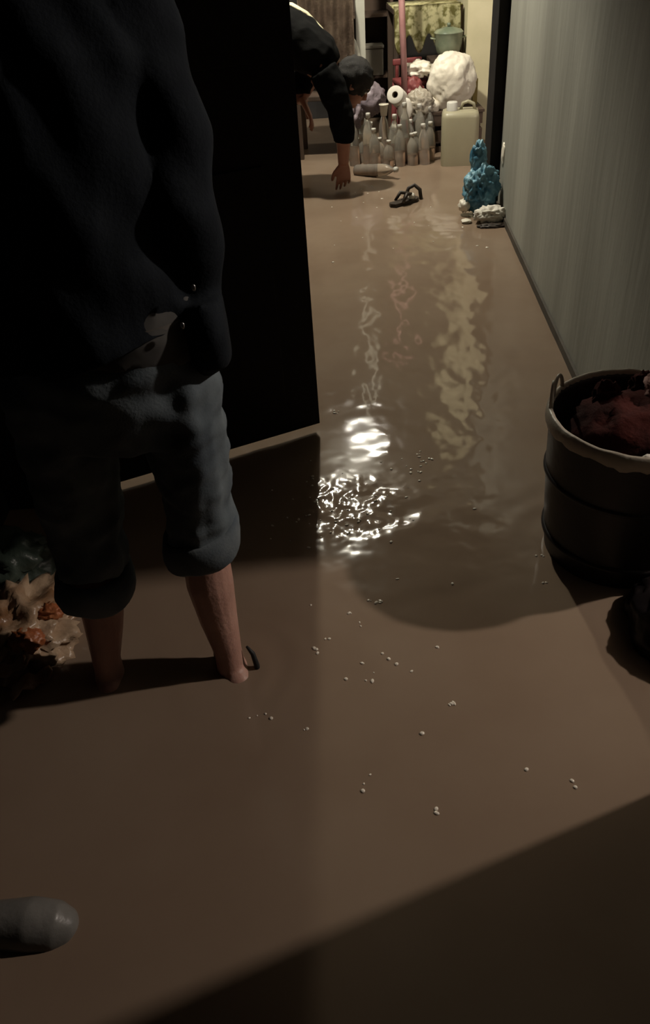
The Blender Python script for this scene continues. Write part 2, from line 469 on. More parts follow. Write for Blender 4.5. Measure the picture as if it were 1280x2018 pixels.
def foot(bm, ankle, heading, s=1.0):
    a = Vector(ankle); h = Vector((math.cos(heading), math.sin(heading), 0)); sd = Vector((-h.y, h.x, 0))
    z0 = FLOOR_Z
    def q(f, z): return Vector((a.x, a.y, 0)) + h * f * s + Vector((0, 0, z0 + z))
    loft(bm, [q(-.062, .028), q(-.045, .034), q(0, .045), q(.06, .038), (q(.12, .026)), q(.155, .018)],
         [(.020, .020), (.034, .032), (.036, .040), (.038, .032), (.044, .021), (.036, .014)], n=14, side=sd)
    for k, (o, L, r) in enumerate([(.030, .05, .014), (.010, .046, .0105), (-.008, .040, .010), (-.024, .034, .0095), (-.038, .026, .009)]):
        p = q(.148 - .010 * k, .014) + sd * o * s
        loft(bm, [p - h * .02, p, p + h * L * .6, p + h * L], [r, r, r, r * .7], n=8, side=sd)

def cloth_noise(amp, fx, fz, seed, lo=None):
    def f(p):
        q = Vector((p.x * fx + seed, p.y * fx, p.z * fz))
        a = 1 - abs(noise.noise(q)) * 2.4
        b = noise.noise(q * 2.4)
        return amp * (a * 0.7 + b * 0.5 - 0.3)
    return f

def attach(o, root):
    o.data.transform(Matrix.Translation(-Vector(root.location)))
    o.parent = root
    return o

# ---- near person, back to the camera, seen from the shoulders down
P1 = thing('person', 'person in black jacket and rolled-up jeans standing barelegged in the water with back turned', 'person', (-0.36, 1.28, FLOOR_Z))
bm = bmesh.new()
def seg(pts, rad, **k): loft(bm, pts, rad, **k)
seg([(-.335, 1.30, .74), (-.335, 1.30, .82), (-.335, 1.29, .95), (-.34, 1.29, 1.10), (-.345, 1.31, 1.24), (-.35, 1.34, 1.32), (-.35, 1.37, 1.36)],
    [(.13, .09), (.155, .11), (.135, .095), (.145, .10), (.165, .095), (.12, .07), (.06, .05)], n=20)
seg([(-.35, 1.36, 1.32), (-.35, 1.40, 1.40), (-.35, 1.43, 1.47)], [.058, .052, .052])
RL = [(-.245, 1.30, .78), (-.240, 1.32, .60), (-.235, 1.335, .40), (-.238, 1.335, .33), (-.238, 1.325, .24), (-.232, 1.315, .14), (-.222, 1.30, .05), (-.220, 1.295, -.02)]
LL = [(-.425, 1.30, .78), (-.445, 1.32, .60), (-.465, 1.335, .40), (-.470, 1.335, .33), (-.477, 1.325, .24), (-.490, 1.315, .14), (-.502, 1.30, .05), (-.504, 1.295, -.02)]
for Lg in (RL, LL):
    seg(Lg, [(.070, .075), (.060, .066), (.050, .054), (.050, .054), (.052, .057), (.043, .047), (.032, .036), (.034, .040)], n=16)
foot(bm, (-.216, 1.295, 0), math.radians(112))
foot(bm, (-.506, 1.295, 0), math.radians(100))
RA = [(-.20, 1.33, 1.30), (-.165, 1.30, 1.18), (-.150, 1.27, 1.05), (-.155, 1.29, .97), (-.165, 1.32, .885)]
LA = [(-.50, 1.33, 1.30), (-.555, 1.33, 1.18), (-.59, 1.35, 1.05), (-.60, 1.41, .93), (-.585, 1.47, .83)]
for A in (RA, LA): seg(A, [.052, .045, .038, .034, .026], n=12)
hand(bm, (-.165, 1.32, .885), (-.12, .25, -1), (1, 0, 0), 1, .5)
hand(bm, (-.585, 1.47, .83), (.05, .35, -1), (-1, 0, 0), -1, .3)
at, R3 = head(bm, (-.35, 1.45, 1.545), (0, 1, -.25), (0, .1, 1))
attach(remeshed('body', bm, .0045, 'skin', smooth=3), P1)
bm = bmesh.new()
ball(bm, at(0, -.022, .034), (.084, .098, .094), 4, R3)
for v in bm.verts:
    v.co += v.normal * .004 * noise.noise(v.co * 60)
attach(obj('hair', bm, 'hair'), P1)
for sx in (-1, 1):
    bm = bmesh.new(); ball(bm, at(sx * .031, .078, .008), (.011, .009, .009), 2, R3); attach(obj('eye', bm, 'eye'), P1)

# jeans: pelvis and two baggy legs, rolled below the knee
bm = bmesh.new()
seg([(-.325, 1.30, .67), (-.325, 1.295, .74), (-.325, 1.285, .82), (-.325, 1.285, .875)], [(.165, .125), (.185, .142), (.178, .135), (.165, .118)], n=24)
seg([(-.235, 1.29, .78), (-.228, 1.30, .68), (-.226, 1.315, .56), (-.228, 1.325, .46), (-.230, 1.325, .41), (-.232, 1.315, .365)],
    [(.090, .118), (.085, .112), (.074, .096), (.068, .084), (.072, .084), (.072, .082)], n=24, wob=.10)
seg([(-.43, 1.29, .78), (-.440, 1.30, .68), (-.456, 1.315, .56), (-.466, 1.325, .44), (-.472, 1.325, .36), (-.478, 1.315, .31)],
    [(.100, .120), (.098, .115), (.086, .098), (.080, .086), (.078, .086), (.076, .082)], n=24, wob=.10)
J = attach(remeshed('jeans', bm, .007, 'jeans', smooth=5, disp=cloth_noise(.0085, 9, 14, 2.0)), P1)
for (cx, cy, cz, tl, rr) in ((-.236, 1.312, .368, .25, .078), (-.478, 1.312, .275, -.1, .082)):
    bm = bmesh.new()
    lathe(bm, [(.052, .02), (.060, -.030), (rr - .006, -.040), (rr + .003, -.030), (rr + .006, .0), (rr + .002, .028), (rr - .008, .034), (.060, .030)], 36)
    for v in bm.verts:
        a = math.atan2(v.co.y, v.co.x)
        v.co.z += .020 * math.cos(a) * (1 if tl > 0 else .3) + .006 * math.sin(3 * a + 1) + .004 * noise.noise(v.co * 30)
        v.co += Vector((v.co.x, v.co.y, 0)) * (.07 * noise.noise(Vector((a * 1.5, v.co.z * 30, 1))))
        v.co += Vector((cx, cy, cz))
    attach(obj('cuff', bm, 'cuff'), P1)
bm = bmesh.new()
lathe(bm, [(.150, -.018), (.1565, -.018), (.1565, .018), (.150, .018)], 40)
for v in bm.verts: v.co = Vector((v.co.x * 1.10 - .325, v.co.y * .80 + 1.285, v.co.z + .872))
attach(obj('belt', bm, 'belt'), P1)
# strip of shirt showing under the lifted jacket hem
bm = bmesh.new()
seg([(-.315, 1.285, .835), (-.31, 1.285, .87), (-.31, 1.285, .92)], [(.170, .128), (.166, .124), (.155, .114)], n=28)
attach(remeshed('shirt', bm, .007, 'shirt', smooth=3, disp=cloth_noise(.002, 22, 16, 4.0)), P1)
# jacket with both sleeves
bm = bmesh.new()
seg([(-.345, 1.275, .835), (-.345, 1.275, .90), (-.345, 1.280, 1.00), (-.350, 1.290, 1.12), (-.352, 1.31, 1.24), (-.352, 1.34, 1.33), (-.35, 1.375, 1.385)],
    [(.182, .150), (.178, .142), (.165, .132), (.172, .132), (.190, .122), (.145, .092), (.075, .068)], n=28)
seg([(-.205, 1.335, 1.315), (-.168, 1.305, 1.19), (-.158, 1.265, 1.05), (-.160, 1.28, .96), (-.168, 1.30, .875)], [.068, .058, .052, .047, .044], n=16)
seg([(-.495, 1.335, 1.315), (-.560, 1.335, 1.19), (-.595, 1.35, 1.05), (-.602, 1.41, .94), (-.59, 1.46, .85)], [.070, .062, .056, .050, .042], n=16)
# bunched lower flap where the hand is pushed into the pocket
seg([(-.150, 1.255, .905), (-.148, 1.250, .86), (-.152, 1.255, .81), (-.165, 1.27, .765)], [(.034, .046), (.042, .056), (.044, .054), (.022, .03)], n=16)
def jdisp(p):
    f = cloth_noise(.011, 6, 5, 7.0)(p)
    # long diagonal pull folds over the back
    g = .007 * math.sin((p.x * .9 + p.z * .55) * 62 + 3 * noise.noise(Vector((p.x * 5, p.y * 5, p.z * 3))))
    return f + g * .6
jk = remeshed('jacket', bm, .007, 'jacket', smooth=6, disp=jdisp)
for v in jk.data.vertices:      # the hem lifts towards the right hip
    if v.co.z < 1.0 and v.co.x > -.45:
        k = (1.0 - v.co.z) / .17
        v.co.z += .036 * min(1, k) * sstep(-.40, -.20, v.co.x) * (1 - sstep(-.20, -.165, v.co.x))
attach(jk, P1)
bm = bmesh.new(); lathe(bm, [(.078, 0), (.082, .02), (.070, .05), (.062, .05), (.066, .0)], 28, c=(-.35, 1.375, 1.365)); attach(obj('collar', bm, 'jacket'), P1)
for p in ((-.152, 1.203, .945), (-.176, 1.186, .892)):
    bm = bmesh.new(); ball(bm, p, (.0035, .0025, .006), 2); attach(tag(obj('snap_fastener', bm, 'steel'), 'small pale metal snap on the black jacket'), P1)
# heel strap of a thong sandal sticking up behind the right ankle
bm = bmesh.new(); tube(bm, [(-.178, 1.30, .055), (-.166, 1.295, .035), (-.160, 1.285, .01), (-.158, 1.28, -.03)], [.003, .006, .007, .006], 8)
attach(tag(obj('sandal_strap', bm, 'sandal'), 'black strap'), P1)

P1.location.x -= .024
# ---- far person, stooping deep with one hand in the water
P2 = thing('person', 'person in black stooping beyond the black door, one hand down in the water', 'person', (-.25, 5.28, FLOOR_Z))
bm = bmesh.new()
seg([(-.33, 5.28, .82), (-.25, 5.27, .88), (-.10, 5.26, .87), (.05, 5.25, .79), (.17, 5.24, .69), (.24, 5.23, .64)],
    [(.15, .12), (.155, .13), (.14, .115), (.155, .115), (.15, .10), (.06, .055)], n=20, side=(0, 1, 0))
seg([(.20, 5.23, .66), (.27, 5.21, .62), (.31, 5.20, .60)], [.058, .052, .052], side=(0, 1, 0))
for yy, ss in ((5.17, 1), (5.38, -1)):
    seg([(-.28, yy, .84), (-.24, yy - .01, .60), (-.20, yy, .40), (-.24, yy, .24), (-.28, yy, .05), (-.28, yy, -.02)], [.088, .075, .055, .052, .034, .036], n=14)
foot(bm, (-.28, 5.17, 0), math.radians(-8)); foot(bm, (-.28, 5.38, 0), math.radians(8))
A1 = [(.17, 5.10, .66), (.235, 5.08, .54), (.265, 5.07, .40), (.268, 5.08, .30), (.262, 5.09, .17)]
seg(A1, [.055, .050, .044, .044, .032], n=14)
hand(bm, (.262, 5.09, .17), (-.03, .02, -1), (.2, -1, 0), 1, .35, 1.1)
A2 = [(.13, 5.36, .64), (.08, 5.38, .56), (.04, 5.36, .50), (.045, 5.34, .47)]
seg(A2, [.055, .05, .042, .036], n=14)
hand(bm, (.05, 5.33, .475), (.45, -.1, -1), (.9, 0, .4), -1, .25, 1.1)
at, R3 = head(bm, (.345, 5.19, .575), (.75, .0, -.65), (.65, 0, .75))
attach(remeshed('body', bm, .0052, 'skin2', smooth=2), P2)
bm = bmesh.new(); ball(bm, at(0, -.018, .034), (.096, .110, .106), 4, R3)
for v in bm.verts: v.co += v.normal * .012 * noise.noise(v.co * 40)
attach(obj('hair', bm, 'hair'), P2)
for sx in (-1, 1):
    bm = bmesh.new(); ball(bm, at(sx * .031, .078, .008), (.011, .009, .009), 2, R3); attach(obj('eye', bm, 'eye'), P2)
bm = bmesh.new()
seg([(-.36, 5.28, .80), (-.25, 5.27, .88), (-.10, 5.26, .875), (.05, 5.25, .80), (.17, 5.24, .71), (.235, 5.23, .66)],
    [(.17, .14), (.185, .155), (.175, .14), (.185, .14), (.175, .12), (.08, .07)], n=24, side=(0, 1, 0))
seg([(.17, 5.10, .67), (.23, 5.08, .54), (.260, 5.07, .42), (.266, 5.075, .35), (.268, 5.08, .295)], [.085, .080, .072, .066, .060], n=16)
seg([(.12, 5.36, .66), (.075, 5.38, .60), (.045, 5.36, .55), (.04, 5.35, .515)], [.08, .072, .062, .056], n=16)
attach(remeshed('jacket', bm, .008, 'jacket2', smooth=4, disp=cloth_noise(.011, 9, 9, 5.0)), P2)
bm = bmesh.new()
seg([(-.10, 5.30, .985), (.02, 5.29, .975), (.10, 5.28, .93), (.18, 5.27, .85), (.215, 5.26, .79)], [(.05, .008), (.06, .012), (.045, .012), (.035, .010), (.02, .006)], n=12, side=(0, 1, 0))
attach(tag(obj('shirt_hem', bm, 'cream'), 'pale yellowish strip of shirt along the black back'), P2)
bm = bmesh.new()
seg([(-.36, 5.28, .78), (-.30, 5.28, .88)], [(.17, .13), (.17, .13)], side=(0, 1, 0))
for yy in (5.17, 5.38):
    seg([(-.29, yy, .84), (-.245, yy, .62), (-.205, yy, .42), (-.23, yy, .30), (-.245, yy, .26)], [(.105, .105), (.09, .09), (.075, .075), (.072, .072), (.072, .072)], n=16)
attach(remeshed('trousers', bm, .009, 'trouser', smooth=4, disp=cloth_noise(.007, 9, 14, 1.0)), P2)

# ================================================================== BUCKET
BC = (.765, 1.635)
t = thing('bucket', 'big black bucket with a pale liner folded over its rim, standing by the side doorway', 'bucket', (BC[0], BC[1], FLOOR_Z))
H0 = .40 - FLOOR_Z
bm = bmesh.new()
lathe(bm, [(0, 0), (.165, 0), (.178, .012), (.192, .15), (.203, .30), (.209, H0 - .02), (.211, H0), (.203, H0), (.199, H0 - .02), (.186, .15), (.170, .02), (0, .02)], 64)
obj('shell', bm, 'buck', t)
for zz in (.12, .30):
    bm = bmesh.new(); rr = .190 + (zz - .12) * .07
    lathe(bm, [(rr - .004, -.008), (rr + .006, -.004), (rr + .006, .004), (rr - .004, .008)], 64, c=(0, 0, zz)); obj('hoop', bm, 'buck', t)
bm = bmesh.new()
lathe(bm, [(.2015, -.012), (.202, -.004), (.203, .003), (.208, .007), (.214, .004), (.218, -.006), (.219, -.020), (.2165, -.023), (.213, -.008), (.208, .0)], 96, c=(0, 0, H0))
for v in bm.verts:
    a = math.atan2(v.co.y, v.co.x)
    k = noise.noise(Vector((a * 2.2, 4, 0)))
    if v.co.z < H0 - .010 and Vector((v.co.x, v.co.y)).length > .212:
        v.co.z -= .018 * max(0, k + .25) - .010 * noise.noise(Vector((a * 9, 1, 0)))
    v.co.z += .003 * noise.noise(Vector((a * 6, v.co.z * 20, 2)))
tag(obj('liner', bm, 'rim', t), 'pale grey film folded over the black rim')
bm = bmesh.new()   # raised loop handle at the rim
for a0, hh, r0 in ((math.radians(160), .062, .008), (math.radians(143), .050, .008)):
    pts = []
    for k in range(13):
        u = k / 12.0
        a = a0 + (u - .5) * .30
        pts.append((.208 * math.cos(a) , .208 * math.sin(a), H0 - .004 + hh * math.sin(PI * u) ** .6))
    tube(bm, pts, [.0035 + .004 * abs(k / 12.0 - .5) for k in range(13)], 10)
tag(obj('film_loop', bm, 'rim', t), 'pale twisted loops of film standing up from the rim')
bm = bmesh.new()
crumple(bm, (-.015, .02, H0 - .085), (.145, .145, .105), 3, .22, 2.4)
o = tag(obj('wet_cloth_heap', bm, 'maroon'), 'soaked dark maroon cloth heaped inside the big black bucket', 'cloth'); o.location = (BC[0], BC[1], FLOOR_Z)
for i, (dx, dy, sc) in enumerate(((-.055, .085, 1.0), (.05, .13, .9))):
    bm = bmesh.new(); crumple(bm, (0, 0, 0), (.034 * sc, .03 * sc, .055 * sc), 10 + i, .5, 1.6)
    o = tag(obj('rag', bm, 'maroon'), ('dark twisted rag sticking up from the middle of the bucket', 'smaller dark rag poking up behind the pink cloth in the bucket')[i], 'rag')
    o.location = (BC[0] + dx, BC[1] + dy, .385)
bm = bmesh.new(); crumple(bm, (0, 0, 0), (.068, .065, .065), 21, .4, 2.4)
o = tag(obj('pink_cloth', bm, 'pink'), 'dusty pink crumpled cloth piled at the right of the black bucket', 'cloth'); o.location = (BC[0] + .100, BC[1] + .055, .425)
bm = bmesh.new(); crumple(bm, (0, 0, 0), (.014, .012, .017), 31, .3, 2.4, sub=3)
o = tag(obj('paper_wad', bm, 'paper'), 'small white wad resting at the rim beside the pink cloth', 'paper'); o.location = (BC[0] + -.035, BC[1] - .155, .365)

bm = bmesh.new(); crumple(bm, (0, 0, 0), (.150, .175, .13), 33, .16, 1.5, sub=5)
o = tag(obj('shade_lump', bm, 'buck'), 'low black lump added in front of the bucket to cast shade at the right edge', 'sack'); o.location = (.835, 1.285, .0)  # made-up lump, blocks the side bulb and fills the dark corner

# ================================================================== LEFT DEBRIS AND SHOE
bm = bmesh.new(); crumple(bm, (0, 0, 0), (.155, .17, .085), 41, .55, 2.6, sub=5, flat=-.05)
o = tag(obj('rubbish_bag', bm, 'film'), 'torn brown crumpled film bag of rubbish in the water at the left', 'bag'); o.location = (-.79, 1.47, .0)
for i, (x, y, z, s) in enumerate(((-.73, 1.37, .055, 1.1), (-.81, 1.36, .06, 1.0), (-.69, 1.46, .06, .8))):
    bm = bmesh.new(); crumple(bm, (0, 0, 0), (.040 * s, .032 * s, .026 * s), 50 + i, .4, 2.0)
    o = tag(obj('orange_scrap', bm, 'orange'), ('largest rusty orange scrap on the front of the brown bag', 'rusty orange scrap left on the brown bag by the frame edge', 'smallest orange scrap near the left bare leg')[i], 'scrap', 'orange scraps on the brown bag')
    o.location = (x, y, z)
for i, (a, b) in enumerate((((-.80, 1.27, .02), (-.72, 1.32, .06)), ((-.74, 1.24, .01), (-.66, 1.30, .035)))):
    bm = bmesh.new()
    A = Vector(a); B = Vector(b)
    loft(bm, [A.lerp(B, u) + Vector((0, 0, .012 * math.sin(u * 6))) for u in [k / 8 for k in range(9)]], [(.018 + .006 * math.sin(k * 2.1), .005) for k in range(9)], n=10, side=(0, 1, .3))
    tag(obj('film_strip', bm, 'film'), ('pale film strip curling out of the front of the brown bag', 'lower film strip trailing into the shadow beside the left bare leg')[i], 'film')
bm = bmesh.new(); crumple(bm, (0, 0, 0), (.13, .10, .10), 61, .4, 2.0)
o = tag(obj('green_sack', bm, 'greenbag'), 'dark green crumpled sack behind the brown rubbish bag at the left edge', 'sack'); o.location = (-.86, 1.66, .05)

t = thing('clog', 'grey rubber clog with a pale toe rim in the lower left corner', 'shoe', (-.495, .712, FLOOR_Z), math.radians(-4))
bm = bmesh.new()
loft(bm, [(-.27, 0, .030), (-.255, 0, .036), (-.20, 0, .045), (-.13, 0, .056), (-.07, 0, .060), (-.03, 0, .054), (-.010, 0, .044), (.003, 0, .032)],
     [(.022, .018), (.034, .030), (.038, .040), (.043, .050), (.047, .054), (.044, .048), (.034, .034), (.014, .016)], n=28, side=(0, 1, 0))
attach2 = remeshed('upper', bm, .0045, 'clog', smooth=4); attach2.parent = t
bm = bmesh.new()
out = [(-.285, 0), (-.27, .030), (-.20, .040), (-.12, .046), (-.05, .052), (-.010, .042), (.010, .020), (.014, 0)]
out = out + [(x, -y) for x, y in reversed(out[1:-1])]
prism(bm, out, .0, .032)
bmesh.ops.bevel(bm, geom=[e for e in bm.edges if abs(e.verts[0].co.z - e.verts[1].co.z) < 1e-5], offset=.008, segments=3, affect='EDGES')
tag(obj('sole', bm, 'clog', t), 'grey sole')
bm = bmesh.new()
tube(bm, [(-.060, .050, .052), (-.03, .048, .050), (-.004, .034, .046), (.010, .012, .042), (.012, -.008, .042), (.004, -.028, .044), (-.02, -.044, .048)], .007, 10)
tag(obj('toe_rim', bm, 'rim', t), 'paler rim round the toe')
bm = bmesh.new(); lathe(bm, [(.028, .0), (.033, .006), (.030, .012), (.026, .006)], 28)
for v in bm.verts: v.co = Vector((v.co.x * 1.7 - .185, v.co.y, v.co.z + .082 + (v.co.x) * .12))
obj('opening_rim', bm, 'clog', t)

# ================================================================== FAR HEAP
def bottle_proto():
    t = thing('bottle', 'x', 'bottle', (0, 0, FLOOR_Z))
    bm = bmesh.new()
    lathe(bm, [(0, .006), (.022, .0), (.033, .004), (.036, .02), (.036, .07), (.0345, .08), (.036, .09), (.036, .12), (.0345, .13), (.036, .14), (.036, .20), (.033, .225),
               (.024, .25), (.015, .268), (.0125, .275), (.0125, .300)], 18)
    obj('shell', bm, 'pet', t)
    bm = bmesh.new(); lathe(bm, [(0, .022), (.0145, .022), (.0155, .018), (.0155, .0), (0.0, .0)], 14, c=(0, 0, .285)); obj('cap', bm, 'cap', t)
    bm = bmesh.new(); lathe(bm, [(0, .008), (.030, .008), (.0335, .02), (.0335, .15), (0, .15)], 16); obj('muddy_water', bm, 'mudfill', t)
    return t
def copy_tree(o, parent=None):
    c = o.copy(); COL.objects.link(c)
    if parent is not None: c.parent = parent
    for ch in [x for x in COL.objects if x.parent == o]: copy_tree(ch, c)
    return c
bp = bottle_proto()
BL = 'clear plastic bottle standing upright among the row of bottles left of the jerrycan'
spots = []
for row, (yy, x0, n) in enumerate(((5.62, .50, 5), (5.71, .38, 7), (5.80, .42, 6), (5.89, .66, 4))):
    for k in range(n):
        spots.append((x0 + k * .083 + random.uniform(-.008, .008), yy + random.uniform(-.012, .012), random.uniform(.72, 1.42)))
for i, (x, y, s) in enumerate(spots):
    o = bp if i == 0 else copy_tree(bp)
    o.location = (x, y, FLOOR_Z); o.scale = (.98, .98, s); o.rotation_euler = (random.uniform(-.06, .06), random.uniform(-.08, .08), random.uniform(0, 6))
    tag(o, BL, 'bottle', 'clear bottles crowded left of the jerrycan')
# two larger bottles tipped over against the heap
for i, (loc, rot, lb) in enumerate((((.36, 5.50, .02), (1.45, .0, .9), 'clear plastic bottle lying tipped in the water beside the stooping person'),
                                    ((.42, 5.98, .20), (-.5, .3, .2), 'clear plastic bottle leaning back under the lilac bag'))):
    o = copy_tree(bp); o.location = loc; o.rotation_euler = rot; o.scale = (1.05, 1.05, 1.05); tag(o, lb, 'bottle'); del o['group']

# jerrycan
t = thing('jerrycan', 'milky plastic jerrycan standing in the water next to the bottles', 'jerrycan', (1.050, 5.60, FLOOR_Z), math.radians(-8))
bm = bmesh.new(); box(bm, (0, 0, .19), (.235, .20, .38), bev=.035)
obj('body', bm, 'jug', t)
bm = bmesh.new(); lathe(bm, [(.0, .045), (.030, .045), (.034, .04), (.034, .0), (.038, -.012), (0, -.012)], 22, c=(-.055, -.02, .385)); tag(obj('cap', bm, 'cap', t), 'whitish screw cap')
bm = bmesh.new(); tube(bm, [(.0, .0, .375), (.012, 0, .415), (.045, 0, .425), (.080, 0, .41), (.092, 0, .37)], .011, 10); obj('handle', bm, 'jug', t)
def lump(name, mt, label, cat, c, s, seed, amp=.35, freq=2.2, flat=None, sub=4, parent=None):
    bm = bmesh.new(); crumple(bm, (0, 0, 0), s, seed, amp, freq, sub, flat=flat)
    o = tag(obj(name, bm, mt), label, cat); o.location = c
    return o
# white tied bag on a crate
t = thing('crate', 'low dark crate carrying the bulging white bag', 'crate', (1.08, 6.06, FLOOR_Z), 0)
for zz in (.06, .16, .26):
    for sy in (-1, 1):
        bm = bmesh.new(); box(bm, (0, sy * .145, zz), (.36, .012, .07), bev=.002); obj('slat', bm, 'wood', t, smooth=False)
        bm = bmesh.new(); box(bm, (sy * .174, 0, zz), (.012, .278, .07), bev=.002); obj('slat', bm, 'wood', t, smooth=False)
for sx in (-1, 1):
    for sy in (-1, 1):
        bm = bmesh.new(); box(bm, (sx * .160, sy * .131, .15), (.016, .016, .296)); obj('corner_post', bm, 'wood', t, smooth=False)
bm = bmesh.new(); box(bm, (0, 0, .304), (.38, .31, .016)); obj('lid', bm, 'wood', t, smooth=False)
t = thing('white_bag', 'bulging white bag standing on the crate behind the jerrycan', 'bag', (1.06, 6.02, .25))
bm = bmesh.new()
b2 = bmesh.new(); bmesh.ops.create_icosphere(b2, subdivisions=5, radius=1.0)
for v in b2.verts:
    p = v.co.copy(); d = .16 * noise.noise(p * 1.9 + Vector((3, 1, 2))) + .06 * (1 - abs(noise.noise(p * 4)) * 2) + .012 * noise.noise(p * 11)
    q = p * (1 + d); z = q.z * .175 + .165
    v.co = Vector((q.x * .155, q.y * .12, max(0.004, z)))
obj('sack', b2, 'white', t); bm.free()
bm = bmesh.new(); crumple(bm, (-.13, -.05, .03), (.05, .04, .05), 77, .4, 2.0, 3); obj('loose_corner', bm, 'white', t)
# paper roll, end hole turned to the camera
t = thing('paper_roll', 'white paper roll with dark core lying tilted on top of the bottles', 'paper roll', (.675, 5.84, .375))
rot = Matrix.Rotation(math.radians(20), 4, 'Z') @ Matrix.Rotation(math.radians(62), 4, 'X') @ Matrix.Rotation(math.radians(-38), 4, 'Y')
bm = bmesh.new(); lathe(bm, [(.020, -.07), (.052, -.07), (.055, -.066), (.055, .066), (.052, .07), (.020, .07)], 32, mtx=rot); obj('paper', bm, 'paper', t)
bm = bmesh.new(); lathe(bm, [(.0195, -.069), (.0195, .069), (.017, .069), (.017, -.069), (.0195, -.069)], 24, mtx=rot); tag(obj('core', bm, 'card', t), 'dark cardboard core')
bm = bmesh.new(); crumple(bm, (.045, -.02, -.075), (.05, .02, .07), 83, .25, 2.0, 3); tag(obj('loose_sheet', bm, 'paper', t), 'loose end of paper hanging down')
# white cup
t = thing('cup', 'small white cup perched left of the paper roll', 'cup', (.575, 5.76, .285))
bm = bmesh.new(); lathe(bm, [(0, 0), (.021, 0), (.028, .062), (.030, .066), (.027, .064), (.019, .004), (0, .004)], 24); obj('wall', bm, 'white', t)
bm = bmesh.new(); lathe(bm, [(.028, .062), (.0315, .064), (.0315, .069), (.028, .068)], 24); obj('lip', bm, 'white', t)
lump('lilac_bag', 'purple', 'crumpled lilac plastic bag on the heap left of the paper roll', 'bag', (.475, 5.95, .355), (.13, .09, .105), 91, .4, 1.8)
lump('clear_film', 'purple', 'thin wrinkled film lying low beside the stooping person', 'film', (.37, 5.80, .30), (.06, .06, .10), 95, .6, 2.2)
lump('bubble_film', 'rim', 'wrinkled grey film wedged between the paper roll and white bag', 'film', (.83, 5.93, .30), (.09, .06, .09), 97, .6, 2.6)
# blue bag with white rubbish at the wall end
t = thing('blue_bag', 'crumpled blue plastic bag slumped at the end of the grey wall', 'bag', (.975, 4.50, 0.0))
bm = bmesh.new(); crumple(bm, (.0, .0, .13), (.088, .08, .12), 101, .5, 1.9, 5); obj('sack', bm, 'blue', t)
bm = bmesh.new(); crumple(bm, (-.02, .03, .275), (.042, .04, .085), 103, .5, 1.8); obj('bag_neck', bm, 'blue', t)
lump('paper_bag', 'paper', 'crumpled white wrapper against the wall below the blue bag', 'paper', (1.00, 4.34, .04), (.085, .055, .042), 105, .55, 2.3)
lump('food_tray', 'white', 'small white tray scrap floating left of the blue bag', 'scrap', (.888, 4.50, .05), (.036, .04, .036), 107, .5, 2.0, sub=3)
lump('paper_scrap', 'white', 'tiny pale scrap floating in front of the white tray scrap', 'scrap', (.872, 4.36, .008), (.028, .03, .010), 109, .4, 2.0, sub=3)
lump('dark_rag', 'slipper', 'flat dark rag in the water under the white wrapper', 'rag', (1.0, 4.27, .003), (.085, .035, .014), 111, .4, 2.0)
lump('tissue', 'white', 'white tissue stuck against the wall end beside the blue bag', 'tissue', (1.085, 4.50, .30), (.014, .03, .06), 113, .3, 2.0, sub=3)
# slippers floating
t = thing('slipper', 'dark brown thong slipper floating alone in the middle of the passage', 'slipper', (.585, 4.78, .006), math.radians(35))
bm = bmesh.new()
out = [(-.10, .0), (-.085, .028), (-.03, .028), (.02, .034), (.07, .038), (.10, .020), (.108, 0)]
out += [(x, -y) for x, y in reversed(out[1:-1])]
prism(bm, out, -.006, .014); obj('sole', bm, 'slipper', t, smooth=False)
bm = bmesh.new()
for s_ in (-1, 1): tube(bm, [(.065, 0, .010), (.05, s_ * .010, .040), (.0, s_ * .028, .052), (-.035, s_ * .034, .012)], [.006, .009, .011, .008], 8)
obj('thong_strap', bm, 'slipper', t)
bm = bmesh.new(); crumple(bm, (0, 0, 0), (.022, .018, .022), 115, .4, 2.0, 3)
o = tag(obj('paper_crumb', bm, 'paper'), 'little pale wad caught beside the floating slipper', 'paper'); o.location = (.632, 4.80, .03)
bm = bmesh.new(); tube(bm, [(.60, 4.85, .01), (.625, 4.87, .06), (.66, 4.87, .075), (.69, 4.86, .05), (.695, 4.84, .0)], .011, 8)
tag(obj('loose_strap', bm, 'slipper'), 'dark rubber strap arched out of the water behind the slipper', 'strap')

# ------------------------------------------------ furniture at the back
t = thing('table', 'dark table at the back carrying the printed yellow cloth', 'table', (.95, 6.62, FLOOR_Z))
bm = bmesh.new(); box(bm, (0, 0, .86), (.48, .46, .03), bev=.004); obj('table_top', bm, 'wood', t, smooth=False)
for sx in (-1, 1):
    for sy in (-1, 1):
        bm = bmesh.new(); box(bm, (sx * .215, sy * .2, .4225), (.04, .04, .845), bev=.003); obj('leg', bm, 'wood', t, smooth=False)
bm = bmesh.new()
N = 60
top = [[None] * 14 for _ in range(N + 1)]
for i in range(N + 1):
    x = .712 + .455 * i / N
    for j in range(14):
        z = .835 - .0175 * j * (1 + .25 * math.sin(i * .35))
        top[i][j] = bm.verts.new((x, 6.375 - .010 * j ** .5 - .013 * math.sin(i * .55) * (j / 13.0) ** .7, z))
for i in range(N):
    for j in range(13): bm.faces.new((top[i][j], top[i + 1][j], top[i + 1][j + 1], top[i][j + 1]))
bmesh.ops.solidify(bm, geom=bm.faces[:], thickness=.003)
box(bm, (.95, 6.62, .8185), (.47, .47, .006))
tag(obj('tablecloth', bm, 'floral'), 'yellow and green printed cloth hanging over the back table edge', 'cloth')
